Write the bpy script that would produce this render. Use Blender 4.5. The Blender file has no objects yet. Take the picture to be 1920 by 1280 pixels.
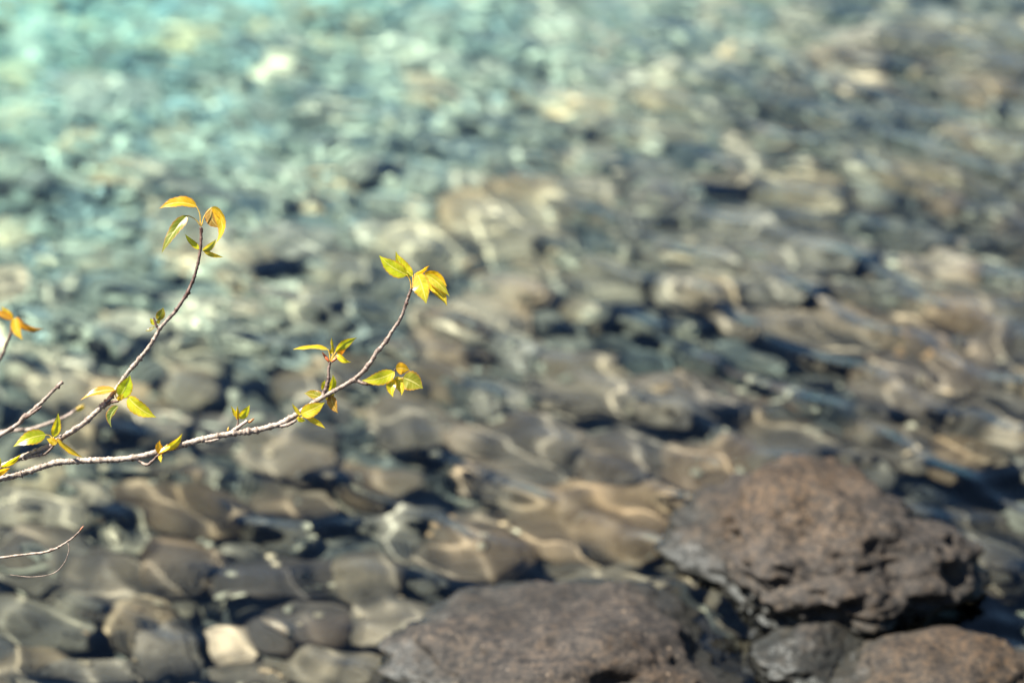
import bpy, bmesh, math, random
import numpy as np
from mathutils import Vector, Matrix

random.seed(7)
scene = bpy.context.scene
col = scene.collection

# ------------------------------------------------------------------ camera
CAM_H = 2.85
PITCH = 29.0                      # degrees below the horizon
LENS = 85.0
FOCUS = 3.9
cam_d = bpy.data.cameras.new("camera")
cam_d.lens = LENS
cam_d.sensor_width = 36.0
cam_d.clip_start = 0.05
cam_d.clip_end = 2000
cam_d.dof.use_dof = True
cam_d.dof.focus_distance = FOCUS
cam_d.dof.aperture_fstop = 1.5
cam = bpy.data.objects.new("camera", cam_d)
cam.location = (0, 0, CAM_H)
cam.rotation_euler = (math.radians(90 - PITCH), 0, 0)
col.objects.link(cam)
scene.camera = cam

# ------------------------------------------------------------------ sky and sun
SUN_EL = math.radians(58)
SUN_AZ = math.radians(-90)        # from +Y towards +X: far left of the view
sun_dir = Vector((math.sin(SUN_AZ) * math.cos(SUN_EL), math.cos(SUN_AZ) * math.cos(SUN_EL), math.sin(SUN_EL)))
world = bpy.data.worlds.new("World")
scene.world = world
world.use_nodes = True
wn = world.node_tree
bgn = wn.nodes.get("Background") or wn.nodes.new("ShaderNodeBackground")
sky = wn.nodes.new("ShaderNodeTexSky")
sky.sky_type = 'NISHITA'
sky.sun_disc = False
sky.altitude = 2300.0               # a mountain lake: thin, deep blue air
sky.dust_density = 0.2
sky.sun_elevation = SUN_EL
sky.sun_rotation = SUN_AZ
wn.links.new(sky.outputs[0], bgn.inputs[0])
bgn.inputs[1].default_value = 0.05

sun_l = bpy.data.lights.new("sun", 'SUN')
sun_l.energy = 5.0
sun_l.angle = math.radians(0.53)
sun_l.color = (1.0, 0.945, 0.85)
sun_l.cycles.is_caustics_light = True          # true refracted sunlight under the ripples
sun = bpy.data.objects.new("sun", sun_l)
sun.rotation_euler = (-sun_dir).to_track_quat('-Z', 'Y').to_euler()
sun.location = sun_dir * 30
col.objects.link(sun)

# ------------------------------------------------------------------ render settings
scene.view_settings.view_transform = 'Standard'
scene.view_settings.look = 'None'
scene.view_settings.exposure = 1.84
scene.view_settings.gamma = 1.0
scene.view_settings.use_curve_mapping = False
cy = scene.cycles
cy.max_bounces = 6
cy.diffuse_bounces = 1
cy.glossy_bounces = 2
cy.transmission_bounces = 4
cy.volume_bounces = 0
cy.caustics_reflective = False
cy.caustics_refractive = True
cy.blur_glossy = 0.5
cy.sample_clamp_direct = 12.0
cy.sample_clamp_indirect = 6.0
cy.use_denoising = True
try:
    cy.denoiser = 'OPENIMAGEDENOISE'
except Exception:
    pass

# ------------------------------------------------------------------ helpers
K = 36.0 / LENS / 1920.0          # tangent per photograph pixel
pr = math.radians(PITCH)
FWD = Vector((0, math.cos(pr), -math.sin(pr)))
UP = Vector((0, math.sin(pr), math.cos(pr)))
RIGHT = Vector((1, 0, 0))
CAM = Vector((0, 0, CAM_H))


def at(px, py, dz=0.0):
    """point at branch distance (dz metres further) seen at that pixel"""
    px = float(px); py = float(py); D = float(FOCUS + dz)
    return CAM + D * (FWD + (px - 960) * K * RIGHT - (py - 640) * K * UP)


def under(px, py, depth):
    """point at a depth below the calm water, light bent at the surface"""
    d = (FWD + (px - 960) * K * RIGHT - (py - 640) * K * UP).normalized()
    t = CAM.z / -d.z
    p = CAM + d * t
    if depth <= 0:
        t = (CAM.z + depth * -1 * -1) / -d.z if False else (CAM.z + depth) / -d.z
        return CAM + d * t
    e = 1 / 1.33
    h = Vector((d.x, d.y, 0)) * e
    r = Vector((h.x, h.y, -math.sqrt(max(0.0, 1 - h.length_squared))))
    return p + r * (depth / -r.z)


def link(o, parent=None):
    col.objects.link(o)
    if parent is not None:
        o.parent = parent
        o.matrix_parent_inverse = Matrix.Identity(4)
    return o


def mesh_obj(name, verts, faces, mat, parent=None, smooth=True):
    me = bpy.data.meshes.new(name)
    me.from_pydata([tuple(v) for v in verts], [], faces)
    if smooth:
        me.polygons.foreach_set("use_smooth", [True] * len(me.polygons))
    me.materials.append(mat)
    me.update()
    return link(bpy.data.objects.new(name, me), parent)


def tag(o, label=None, cat=None, group=None, kind=None):
    if label: o["label"] = label
    if cat: o["category"] = cat
    if group: o["group"] = group
    if kind: o["kind"] = kind
    return o


# numpy gradient noise ------------------------------------------------
_rng = np.random.RandomState(11)
_perm = np.concatenate([_rng.permutation(256)] * 3)
_grad = _rng.normal(size=(256, 3))
_grad /= np.linalg.norm(_grad, axis=1)[:, None]


def pnoise(P):
    P = np.asarray(P, float)
    i = np.floor(P).astype(int)
    f = P - i
    u = f * f * f * (f * (f * 6 - 15) + 10)
    out = 0
    for dx in (0, 1):
        for dy in (0, 1):
            for dz in (0, 1):
                h = _perm[_perm[_perm[(i[:, 0] + dx) & 255] + ((i[:, 1] + dy) & 255)] + ((i[:, 2] + dz) & 255)]
                g = _grad[h]
                d = f - np.array([dx, dy, dz])
                w = (u[:, 0] if dx else 1 - u[:, 0]) * (u[:, 1] if dy else 1 - u[:, 1]) * (u[:, 2] if dz else 1 - u[:, 2])
                out = out + w * (g * d).sum(1)
    return out


def fbm(P, oct=4, gain=0.5):
    s, a = 0, 1.0
    for k in range(oct):
        s = s + a * pnoise(P * (2.03 ** k) + 17.3 * k)
        a *= gain
    return s


# ------------------------------------------------------------------ materials
def new_mat(name):
    m = bpy.data.materials.new(name)
    m.use_nodes = True
    nt = m.node_tree
    b = nt.nodes.get("Principled BSDF")
    return m, nt, b, nt.nodes.get("Material Output")


def N(nt, kind, **kw):
    n = nt.nodes.new(kind)
    for k, v in kw.items():
        if k in n.inputs:
            n.inputs[k].default_value = v
        else:
            setattr(n, k, v)
    return n


def ramp(nt, src, stops):
    r = nt.nodes.new("ShaderNodeValToRGB")
    cr = r.color_ramp
    while len(cr.elements) > 1:
        cr.elements.remove(cr.elements[-1])
    cr.elements[0].position = stops[0][0]
    cr.elements[0].color = (*stops[0][1], 1)
    for p, c in stops[1:]:
        e = cr.elements.new(p)
        e.color = (*c, 1)
    nt.links.new(src, r.inputs[0])
    return r.outputs[0]


def mixc(nt, fac, a, b, mode='MIX'):
    m = nt.nodes.new("ShaderNodeMix")
    m.data_type = 'RGBA'
    m.blend_type = mode
    L = nt.links
    for s, v in ((0, fac), (6, a), (7, b)):
        if hasattr(v, "node"):
            L.new(v, m.inputs[s])
        elif s == 0:
            m.inputs[0].default_value = v
        else:
            m.inputs[s].default_value = (*v, 1)
    return m.outputs[2]


def rock_material(name, base, rust, pale, rough, speck=0.0, silt=False):
    m, nt, b, out = new_mat(name)
    L = nt.links
    tc = N(nt, "ShaderNodeTexCoord")
    oi = N(nt, "ShaderNodeObjectInfo")
    mp = N(nt, "ShaderNodeVectorMath", operation='MULTIPLY_ADD')
    geo = N(nt, "ShaderNodeNewGeometry")
    L.new(geo.outputs["Position"], mp.inputs[0])
    mp.inputs[1].default_value = (1, 1, 1)
    sh = N(nt, "ShaderNodeVectorMath", operation='SCALE')
    sh.inputs[0].default_value = (13.1, 7.7, 3.3)
    L.new(oi.outputs["Random"], sh.inputs["Scale"])
    L.new(sh.outputs[0], mp.inputs[2])
    n1 = N(nt, "ShaderNodeTexNoise", Scale=4.5, Detail=3.0, Roughness=0.62)
    n2 = N(nt, "ShaderNodeTexNoise", Scale=17.0, Detail=4.0, Roughness=0.7)
    n3 = N(nt, "ShaderNodeTexNoise", Scale=2.3, Detail=1.0, Roughness=0.5)
    n4 = N(nt, "ShaderNodeTexVoronoi", Scale=38.0)
    for n in (n1, n2, n3, n4):
        L.new(mp.outputs[0], n.inputs["Vector"])
    d = tuple(c * 0.45 for c in base)
    c1 = ramp(nt, n1.outputs[0], [(0.28, d), (0.5, base), (0.74, tuple(min(1, c * 1.55) for c in base))])
    c2 = ramp(nt, n2.outputs[0], [(0.3, (0.42, 0.42, 0.42)), (0.55, (1, 1, 1)), (0.75, (1.5, 1.45, 1.35))])
    c = mixc(nt, 0.85, c1, c2, 'MULTIPLY')
    fr = ramp(nt, n3.outputs[0], [(0.5, (0, 0, 0)), (0.68, (1, 1, 1))])
    c = mixc(nt, fr, c, mixc(nt, 0.55, c, rust))
    sp = ramp(nt, n4.outputs["Distance"], [(0.05, (0.5, 0.5, 0.5)), (0.16, (0, 0, 0))])
    c = mixc(nt, sp, c, pale)
    if speck:
        n5 = N(nt, "ShaderNodeTexNoise", Scale=60.0, Detail=3.0, Roughness=0.75)
        L.new(mp.outputs[0], n5.inputs["Vector"])
        c = mixc(nt, speck, c, ramp(nt, n5.outputs[0], [(0.36, (0.25, 0.24, 0.25)), (0.5, (1, 1, 1)), (0.62, (1.9, 1.7, 1.45))]), 'MULTIPLY')
    if speck:
        # damp band just over the waterline
        s3 = N(nt, "ShaderNodeSeparateXYZ")
        L.new(geo.outputs["Position"], s3.inputs[0])
        wz = N(nt, "ShaderNodeMath", operation='MULTIPLY_ADD')
        L.new(n2.outputs[0], wz.inputs[0]); wz.inputs[1].default_value = -0.07; L.new(s3.outputs[2], wz.inputs[2])
        wet = ramp(nt, wz.outputs[0], [(0.0, (1, 1, 1)), (0.018, (0, 0, 0))])
        c = mixc(nt, wet, c, mixc(nt, 0.6, c, (0.012, 0.012, 0.010)))
        rr = ramp(nt, wet, [(0.0, (0.8, 0.8, 0.8)), (1.0, (0.55, 0.55, 0.55))])
        L.new(rr, b.inputs["Roughness"])
    if silt:
        sz = N(nt, "ShaderNodeSeparateXYZ")
        L.new(geo.outputs["Position"], sz.inputs[0])
        mz = N(nt, "ShaderNodeMapRange")
        mz.inputs[1].default_value = -0.42
        mz.inputs[2].default_value = -1.05
        L.new(sz.outputs[2], mz.inputs[0])
        c = mixc(nt, mz.outputs[0], c, mixc(nt, 0.2, (0.58, 0.53, 0.40), c))
    else:
        c = mixc(nt, 1.0, c, oi.outputs["Color"], 'MULTIPLY')
    # tone differs from stone to stone
    v = ramp(nt, oi.outputs["Random"], [(0.0, (0.68, 0.66, 0.66)), (0.35, (0.95, 0.97, 0.97)), (0.7, (1.1, 1.04, 0.94)), (1.0, (1.35, 1.30, 1.22))])
    c = mixc(nt, 0.0 if speck else 1.0, c, v, 'MULTIPLY')
    L.new(c, b.inputs["Base Color"])
    if not speck:
        b.inputs["Roughness"].default_value = rough
    b.inputs["Specular IOR Level"].default_value = 0.35
    bu = N(nt, "ShaderNodeBump", Strength=0.55, Distance=0.02)
    L.new(n2.outputs[0], bu.inputs["Height"])
    L.new(bu.outputs[0], b.inputs["Normal"])
    return m


M_ROCK = rock_material("wet stone", (0.24, 0.188, 0.14), (0.34, 0.20, 0.10), (0.45, 0.43, 0.38), 0.75)
M_COBBLE = rock_material("gap gravel with shade tone", (0.105, 0.092, 0.075), (0.12, 0.08, 0.045), (0.14, 0.13, 0.11), 0.85, 0.0, True)  # gravel coloured dark to carry the shade between the stones
M_DRY = rock_material("weathered boulder stone", (0.0255, 0.021, 0.0175), (0.046, 0.029, 0.015), (0.15, 0.125, 0.10), 0.8, 0.9)


def bed_material():
    m, nt, b, out = new_mat("lake bed silt and grit")
    L = nt.links
    geo = N(nt, "ShaderNodeNewGeometry")
    n1 = N(nt, "ShaderNodeTexNoise", Scale=1.3, Detail=4.0, Roughness=0.6)
    n2 = N(nt, "ShaderNodeTexNoise", Scale=22.0, Detail=4.0, Roughness=0.7)
    L.new(geo.outputs["Position"], n1.inputs["Vector"])
    L.new(geo.outputs["Position"], n2.inputs["Vector"])
    grit = ramp(nt, n2.outputs[0], [(0.3, (0.025, 0.024, 0.02)), (0.7, (0.09, 0.08, 0.062))])  # grit near black: shade of the gaps put into its colour
    silt = ramp(nt, n1.outputs[0], [(0.3, (0.38, 0.37, 0.30)), (0.7, (0.62, 0.61, 0.52))])
    # silt gathers on the deep floor, grit near the shore
    sx = N(nt, "ShaderNodeSeparateXYZ")
    L.new(geo.outputs["Position"], sx.inputs[0])
    mr = N(nt, "ShaderNodeMapRange")
    mr.inputs[1].default_value = 0.25
    mr.inputs[2].default_value = -0.7
    jit = N(nt, "ShaderNodeMath", operation='MULTIPLY_ADD')
    L.new(n1.outputs[0], jit.inputs[0]); jit.inputs[1].default_value = 1.6; L.new(sx.outputs[2], jit.inputs[2])
    L.new(jit.outputs[0], mr.inputs[0])
    L.new(mixc(nt, mr.outputs[0], grit, silt), b.inputs["Base Color"])
    b.inputs["Roughness"].default_value = 0.9
    bu = N(nt, "ShaderNodeBump", Strength=0.6, Distance=0.02)
    L.new(n2.outputs[0], bu.inputs["Height"])
    L.new(bu.outputs[0], b.inputs["Normal"])
    return m


M_BED = bed_material()


def water_material():
    m, nt, b, out = new_mat("clear lake water")
    L = nt.links
    nt.nodes.remove(b)
    g = N(nt, "ShaderNodeBsdfGlass", IOR=1.333, Roughness=0.0)
    g.inputs["Color"].default_value = (1, 1, 1, 1)
    L.new(g.outputs[0], out.inputs["Surface"])
    return m


def depth_material():
    """what the water between the surface and the bed swallows: red first"""
    m, nt, b, out = new_mat("tint of the deep water")
    nt.nodes.remove(b)
    va = N(nt, "ShaderNodeVolumeAbsorption")
    va.inputs["Color"].default_value = (0.10, 0.725, 0.80, 1)
    va.inputs["Density"].default_value = 0.46
    nt.links.new(va.outputs[0], out.inputs["Volume"])
    return m


M_DEPTH = depth_material()


M_WATER = water_material()


def bark_material():
    m, nt, b, out = new_mat("poplar bark")
    L = nt.links
    at_ = N(nt, "ShaderNodeAttribute", attribute_name="age")
    geo = N(nt, "ShaderNodeNewGeometry")
    n1 = N(nt, "ShaderNodeTexNoise", Scale=130.0, Detail=5.0, Roughness=0.65)
    n2 = N(nt, "ShaderNodeTexNoise", Scale=420.0, Detail=4.0, Roughness=0.6)
    for n in (n1, n2):
        L.new(geo.outputs["Position"], n.inputs["Vector"])
    old = ramp(nt, n1.outputs[0], [(0.30, (0.07, 0.045, 0.032)), (0.42, (0.23, 0.175, 0.13)), (0.56, (0.38, 0.31, 0.25)), (0.66, (0.42, 0.335, 0.265)), (0.76, (0.36, 0.19, 0.075))])
    young = ramp(nt, n1.outputs[0], [(0.3, (0.028, 0.013, 0.009)), (0.55, (0.075, 0.028, 0.018)), (0.75, (0.16, 0.075, 0.045))])
    c = mixc(nt, at_.outputs["Fac"], young, old)
    sp = ramp(nt, n2.outputs[0], [(0.35, (0.55, 0.55, 0.55)), (0.55, (1, 1, 1))])
    L.new(mixc(nt, 0.7, c, sp, 'MULTIPLY'), b.inputs["Base Color"])
    b.inputs["Roughness"].default_value = 0.6
    bu = N(nt, "ShaderNodeBump", Strength=0.6, Distance=0.001)
    L.new(n2.outputs[0], bu.inputs["Height"])
    L.new(bu.outputs[0], b.inputs["Normal"])
    return m


M_BARK = bark_material()


def leaf_material():
    m, nt, b, out = new_mat("young poplar leaf")
    L = nt.links
    oi = N(nt, "ShaderNodeObjectInfo")
    uv = N(nt, "ShaderNodeUVMap")
    sx = N(nt, "ShaderNodeSeparateXYZ")
    L.new(uv.outputs[0], sx.inputs[0])
    ab = N(nt, "ShaderNodeMath", operation='ABSOLUTE')
    L.new(sx.outputs[1], ab.inputs[0])
    # side veins sweep forward from the midrib
    v1 = N(nt, "ShaderNodeMath", operation='MULTIPLY_ADD')
    L.new(ab.outputs[0], v1.inputs[0])
    v1.inputs[1].default_value = -0.22
    L.new(sx.outputs[0], v1.inputs[2])
    v2 = N(nt, "ShaderNodeMath", operation='MULTIPLY')
    L.new(v1.outputs[0], v2.inputs[0]); v2.inputs[1].default_value = 44.0
    v3 = N(nt, "ShaderNodeMath", operation='SINE')
    L.new(v2.outputs[0], v3.inputs[0])
    veins = ramp(nt, v3.outputs[0], [(0.80, (0, 0, 0)), (0.98, (0.3, 0.3, 0.3))])
    mid = ramp(nt, ab.outputs[0], [(0.035, (1, 1, 1)), (0.09, (0, 0, 0))])
    vm = mixc(nt, 1.0, veins, mid, 'LIGHTEN')
    no = N(nt, "ShaderNodeTexNoise", Scale=90.0, Detail=4.0, Roughness=0.6)
    geo = N(nt, "ShaderNodeNewGeometry")
    L.new(geo.outputs["Position"], no.inputs["Vector"])
    var = ramp(nt, no.outputs[0], [(0.3, (0.72, 0.78, 0.7)), (0.6, (1.08, 1.05, 1.0))])
    c = mixc(nt, 1.0, oi.outputs["Color"], var, 'MULTIPLY')
    # reddish rim of the young blade
    rim = ramp(nt, ab.outputs[0], [(0.74, (0, 0, 0)), (1.0, (0.75, 0.75, 0.75))])
    c = mixc(nt, rim, c, (0.50, 0.17, 0.02))
    c = mixc(nt, vm, c, mixc(nt, 0.5, c, (0.85, 0.75, 0.28)))
    L.new(c, b.inputs["Base Color"])
    b.inputs["Roughness"].default_value = 0.33
    b.inputs["Specular IOR Level"].default_value = 0.6
    bu = N(nt, "ShaderNodeBump", Strength=0.35, Distance=0.0008)
    L.new(vm, bu.inputs["Height"])
    L.new(bu.outputs[0], b.inputs["Normal"])
    tr = N(nt, "ShaderNodeBsdfTranslucent")
    L.new(mixc(nt, 1.0, c, (1.6, 1.35, 0.6), 'MULTIPLY'), tr.inputs["Color"])
    mx = N(nt, "ShaderNodeMixShader")
    mx.inputs[0].default_value = 0.5
    L.new(b.outputs[0], mx.inputs[1])
    L.new(tr.outputs[0], mx.inputs[2])
    L.new(mx.outputs[0], out.inputs["Surface"])
    return m


M_LEAF = leaf_material()


def bud_material():
    m, nt, b, out = new_mat("bud scale")
    L = nt.links
    geo = N(nt, "ShaderNodeNewGeometry")
    no = N(nt, "ShaderNodeTexNoise", Scale=200.0, Detail=3.0)
    L.new(geo.outputs["Position"], no.inputs["Vector"])
    oi = N(nt, "ShaderNodeObjectInfo")
    v = ramp(nt, no.outputs[0], [(0.3, (0.55, 0.5, 0.45)), (0.65, (1.1, 1.05, 1.0))])
    L.new(mixc(nt, 1.0, oi.outputs["Color"], v, 'MULTIPLY'), b.inputs["Base Color"])
    b.inputs["Roughness"].default_value = 0.4
    return m


M_BUD = bud_material()

# ------------------------------------------------------------------ the setting: lake bed and water


# dark holes in the photograph: spots that stay free of high stones
HOLES = [(1225, 590, 90), (1400, 640, 75), (840, 860, 46), (390, 1140, 60), (1870, 1130, 95), (1850, 960, 80), (60, 1060, 60), (490, 620, 45),
         (1010, 1075, 22), (1270, 1150, 30), (1270, 480, 50), (1040, 720, 34), (290, 400, 40), (1850, 905, 40), (1900, 1060, 105), (1930, 960, 95), (1880, 1150, 80), (1640, 1205, 40), (160, 190, 50)]
holes = []
for px, py, r in HOLES:
    p = under(px, py, 0.3)
    holes.append((p.x, p.y, r * K * (p - CAM).length * 1.0))


def depth_top(x, y):
    """how deep the tops of the stones lie"""
    x = np.asarray(x, float); y = np.asarray(y, float)
    d = 0.22 + 0.135 * (y - 3.75) - 0.13 * x
    q = np.maximum(0, (y - 5.5) * 0.4 - x * 0.45 - 0.35)
    return d + 0.36 * q


def bed_z(x, y):
    x = np.asarray(x, float); y = np.asarray(y, float)
    d = depth_top(np.clip(x, -4, 4), np.clip(y, 2.9, 10.0))
    d = d + 0.12 - 0.06 * np.clip((d - 0.5) / 0.4, 0, 1)          # silt fills the gaps further out
    for hx, hy, hr in holes:
        d = d + 0.45 * np.exp(-((x - hx) ** 2 + (y - hy) ** 2) / (1.1 * hr) ** 2)
    z = -d
    # the bank under the photographer
    s = np.clip((2.9 - y) / 2.2, 0, None)
    z = z + 1.5 * s ** 1.15 * (y < 2.9)
    z = np.minimum(z, 1.25 + 0.02 * np.clip(-y, 0, 60))
    return np.maximum(z, -4.2)


def axis(lo, hi, step, far, n):
    core = np.arange(lo, hi + step * 0.5, step)
    g = np.geomspace(0.15, far, n)
    return np.concatenate([lo - g[::-1], core, hi + g])


def tensor_grid(name, xs, ys, zf, mat):
    X, Y = np.meshgrid(xs, ys)
    Z = zf(X.ravel(), Y.ravel())
    co = np.stack([X.ravel(), Y.ravel(), Z], 1).astype(np.float32)
    nx, ny = len(xs), len(ys)
    idx = np.arange(nx * ny).reshape(ny, nx)
    q = np.stack([idx[:-1, :-1], idx[:-1, 1:], idx[1:, 1:], idx[1:, :-1]], -1).reshape(-1, 4)
    me = bpy.data.meshes.new(name)
    me.vertices.add(len(co)); me.vertices.foreach_set("co", co.ravel())
    me.loops.add(q.size); me.loops.foreach_set("vertex_index", q.ravel().astype(np.int32))
    me.polygons.add(len(q))
    me.polygons.foreach_set("loop_start", np.arange(0, q.size, 4, dtype=np.int32))
    me.polygons.foreach_set("use_smooth", np.ones(len(q), bool))
    me.materials.append(mat)
    me.update(calc_edges=True)
    me.validate()
    return link(bpy.data.objects.new(name, me))


def bed_full(x, y):
    z = bed_z(x, y)
    P = np.stack([x, y, np.zeros_like(x)], 1)
    return z + 0.05 * fbm(P * 2.1, 4)


bed = tensor_grid("lake_bed", axis(-3.4, 3.4, 0.045, 500, 14), axis(0.5, 9.5, 0.045, 500, 14), bed_full, M_BED)
tag(bed, kind="structure")
bed.cycles.is_caustics_receiver = True

# ripples: narrow crests and broad troughs, as wind ripples have, running from far left to near right
rw = np.random.RandomState(5)
waves = []
for lam, th, sl in ((0.62, 34, 0.014), (0.84, 48, 0.012), (0.105, 25, 0.011), (0.092, 50, 0.010), (0.118, 100, 0.009), (0.098, 8, 0.008)):
    kk = 2 * math.pi / lam
    waves.append((kk * math.cos(math.radians(th)), kk * math.sin(math.radians(th)), sl / kk, rw.rand() * 6.283))
# crested wave trains: wavelength, heading, crest curvature, crest sharpness
TRAINS = [(0.230, 46, 8.4, 3.0), (0.195, 84, 6.0, 2.8), (0.210, 12, 6.2, 3.0), (0.120, 50, 1.8, 2.0)]


def water_z(x, y):
    z = np.zeros_like(x)
    zero = np.zeros_like(x)
    for i, (lam, th, cur, p) in enumerate(TRAINS):
        k = 2 * math.pi / lam
        c, s_ = math.cos(math.radians(th)), math.sin(math.radians(th))
        u = x * c + y * s_
        v = -x * s_ + y * c
        w = 0.30 * lam * pnoise(np.stack([u / 0.60, v / 0.40, zero + 3.7 * i], 1)) * 2.0 + 0.10 * lam * pnoise(np.stack([u / 0.26, v / 0.17, zero + 9.1 * i], 1)) * 2.0
        f = ((1 + np.cos(k * (u + w) + 1.3 * i)) * 0.5) ** p
        g = np.clip(0.95 + 0.7 * pnoise(np.stack([u / 0.6, v / 0.45, zero + 5.3 + 2.9 * i], 1)), 0.5, 1.2)
        z += cur / (0.5 * p * k * k) * f * g
    calm = np.clip(0.40 / (depth_top(x, y) + 0.06), 0.22, 1.2)       # short ripples die out over deeper water
    z *= calm
    far = 1 + 1.2 * np.clip((y - 5.2) / 2.2, 0, 1)
    for i, (kx, ky, a, p) in enumerate(waves):
        z += a * (far if i < 2 else calm) * np.sin(kx * x + ky * y + p)
    z -= 0.004
    fade = np.clip((2.85 - np.abs(x)) / 0.45, 0, 1) * np.clip((y - 2.5) / 0.4, 0, 1) * np.clip((9.3 - y) / 0.5, 0, 1)
    return z * fade


water = tensor_grid("lake_water", axis(-2.4, 2.4, 0.0090, 500, 22), axis(2.9, 8.8, 0.0090, 500, 22), water_z, M_WATER)
tag(water, kind="structure")
water.cycles.is_caustics_caster = True
# the body of water itself: a closed box from below the bed to just over the ripples
X0, Y0, Z0, Z1 = 505.0, 520.0, -6.0, 0.09
wb = mesh_obj("lake_water_depth", [(-X0, -Y0, Z0), (X0, -Y0, Z0), (X0, Y0, Z0), (-X0, Y0, Z0), (-X0, -Y0, Z1), (X0, -Y0, Z1), (X0, Y0, Z1), (-X0, Y0, Z1)],
              [[3, 2, 1, 0], [4, 5, 6, 7], [0, 1, 5, 4], [1, 2, 6, 5], [2, 3, 7, 6], [3, 0, 4, 7]], M_DEPTH, None, False)
tag(wb, kind="structure")

# ------------------------------------------------------------------ stones
def ico(sub):
    bm = bmesh.new()
    bmesh.ops.create_icosphere(bm, subdivisions=sub, radius=1.0)
    v = np.array([x.co[:] for x in bm.verts])
    f = [[q.index for q in p.verts] for p in bm.faces]
    bm.free()
    return v, f


ICO = {k: ico(k) for k in (1, 4, 5, 6)}


def rock_mesh(name, seed, sub=4, cuts=9, lump=0.16, pit=0.0, mat=None, lo=0.60):
    r = np.random.RandomState(seed)
    v, f = ICO[sub]
    p = v.copy()
    for k in range(cuts):
        n = r.normal(size=3); n /= np.linalg.norm(n)
        d = lo + (0.97 - lo) * r.rand()
        s = p @ n - d
        s = np.where(s > 0.12, s - 0.06, np.where(s > 0, s * s / 0.24, 0))     # soft-edged facet
        p = p - np.outer(s * 0.9, n)
    o = r.rand(3) * 50
    rad = 1 + lump * fbm(v * 1.5 + o, 3) + lump * 0.45 * fbm(v * 4.2 + o, 4, 0.55)
    if pit:
        q = fbm(v * np.array([3.0, 3.0, 5.0]) + o + 9, 4, 0.6)
        rad -= pit * np.clip(0.12 - np.abs(q), 0, 1) * 4.0 * np.clip(0.55 - v[:, 2], 0, 1)
        rad -= pit * 0.6 * np.clip(fbm(v * 6 + o, 3) - 0.15, 0, 1)
    p = p * rad[:, None]
    me = bpy.data.meshes.new(name)
    me.from_pydata(p.tolist(), [], f)
    me.polygons.foreach_set("use_smooth", [True] * len(f))
    me.materials.append(mat or M_ROCK)
    me.update()
    return me


protos = [rock_mesh("stone_mesh", 100 + k, 4, 8 + k % 5, 0.15 + 0.03 * (k % 4), 0, M_ROCK, 0.40 + 0.06 * (k % 4)) for k in range(12)]
protos_dark = [rock_mesh("stone_mesh", 300 + k, 4, 8 + k % 5, 0.15 + 0.03 * (k % 4), 0, M_ROCK, 0.42 + 0.05 * (k % 4)) for k in range(8)]
protos_pale = [rock_mesh("stone_mesh", 200 + k, 4, 8 + k % 5, 0.18, 0, M_ROCK, 0.45) for k in range(6)]
protos_rough = [rock_mesh("rough_stone_mesh", 400 + k, 5, 7 + k % 4, 0.30 + 0.03 * (k % 3), 0.10, M_ROCK, 0.5) for k in range(7)]
PROTO = protos + protos_dark + protos_pale
placed = []        # (x, y, r)


rt = random.Random(3)


def put_rock(name, me, loc, scale, rz, tilt=(0, 0), tone=None):
    o = bpy.data.objects.new(name, me)
    o.location = loc
    o.scale = scale
    o.rotation_euler = (tilt[0], tilt[1], rz)
    o.cycles.is_caustics_receiver = True
    link(o)
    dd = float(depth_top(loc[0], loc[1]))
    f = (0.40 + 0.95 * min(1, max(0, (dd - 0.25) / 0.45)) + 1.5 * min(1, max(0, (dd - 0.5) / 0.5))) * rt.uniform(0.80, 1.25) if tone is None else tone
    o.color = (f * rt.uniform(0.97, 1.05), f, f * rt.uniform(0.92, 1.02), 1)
    placed.append((loc[0], loc[1], max(scale[0], scale[1])))
    return o


def stone_at(px, py, hw, hh, label, name="stone", rz=0.0, dtop=None, me=None, flat=0.62, cat="stone", tilt=(0, 0), tone=None):
    """a stone seen at that pixel with that half width and half height"""
    g = under(px, py, 0.15)
    d0 = float(depth_top(g.x, g.y)) if dtop is None else dtop
    c = None
    rz_ = 0.15
    for it in range(3):
        c = under(px, py, d0 + rz_ * 0.55)
        dist = (c - CAM).dot(FWD)
        rx = hw * K * dist
        th = math.atan2(CAM.z - c.z, c.y)
        ry = hh * K * dist / math.sqrt(math.sin(th) ** 2 + (flat * math.cos(th)) ** 2)
        ry = max(ry, 0.45 * rx)
        rz_ = flat * min(ry, rx * 1.2)
    if me is None:
        me = random.choice(protos)
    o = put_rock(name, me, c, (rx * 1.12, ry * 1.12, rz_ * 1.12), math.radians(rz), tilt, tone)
    tag(o, label, cat)
    return o


# boulders that break the surface
def boulder(px, py, hw, hh, rz, flat, top, seed, label, cuts, lump, pit, sub=6, tilt=(0, 0)):
    me = rock_mesh("boulder_mesh", seed, sub, cuts, lump, pit, M_DRY, 0.62)
    return stone_at(px, py, hw, hh, label, "boulder", rz, top, me, flat, "boulder", tilt, 1.0)


boulder(1522, 1040, 245, 150, -18, 0.55, -0.10, 31, "big pitted brown boulder breaking the surface beside dark navy water", 9, 0.32, 0.26)
boulder(1095, 1262, 318, 172, -6, 0.5, -0.05, 32, "broad smooth brown boulder with rusty patches, its near half above water", 9, 0.26, 0.06)
boulder(1765, 1285, 185, 95, 4, 0.55, -0.05, 33, "low rounded brown boulder below the pitted boulder, beside the dark hole", 8, 0.24, 0.06, 5)
boulder(1530, 1235, 120, 72, 20, 0.6, -0.01, 34, "small brown boulder wedged between the pitted boulder and the broad one", 9, 0.28, 0.12, 5)

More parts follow.
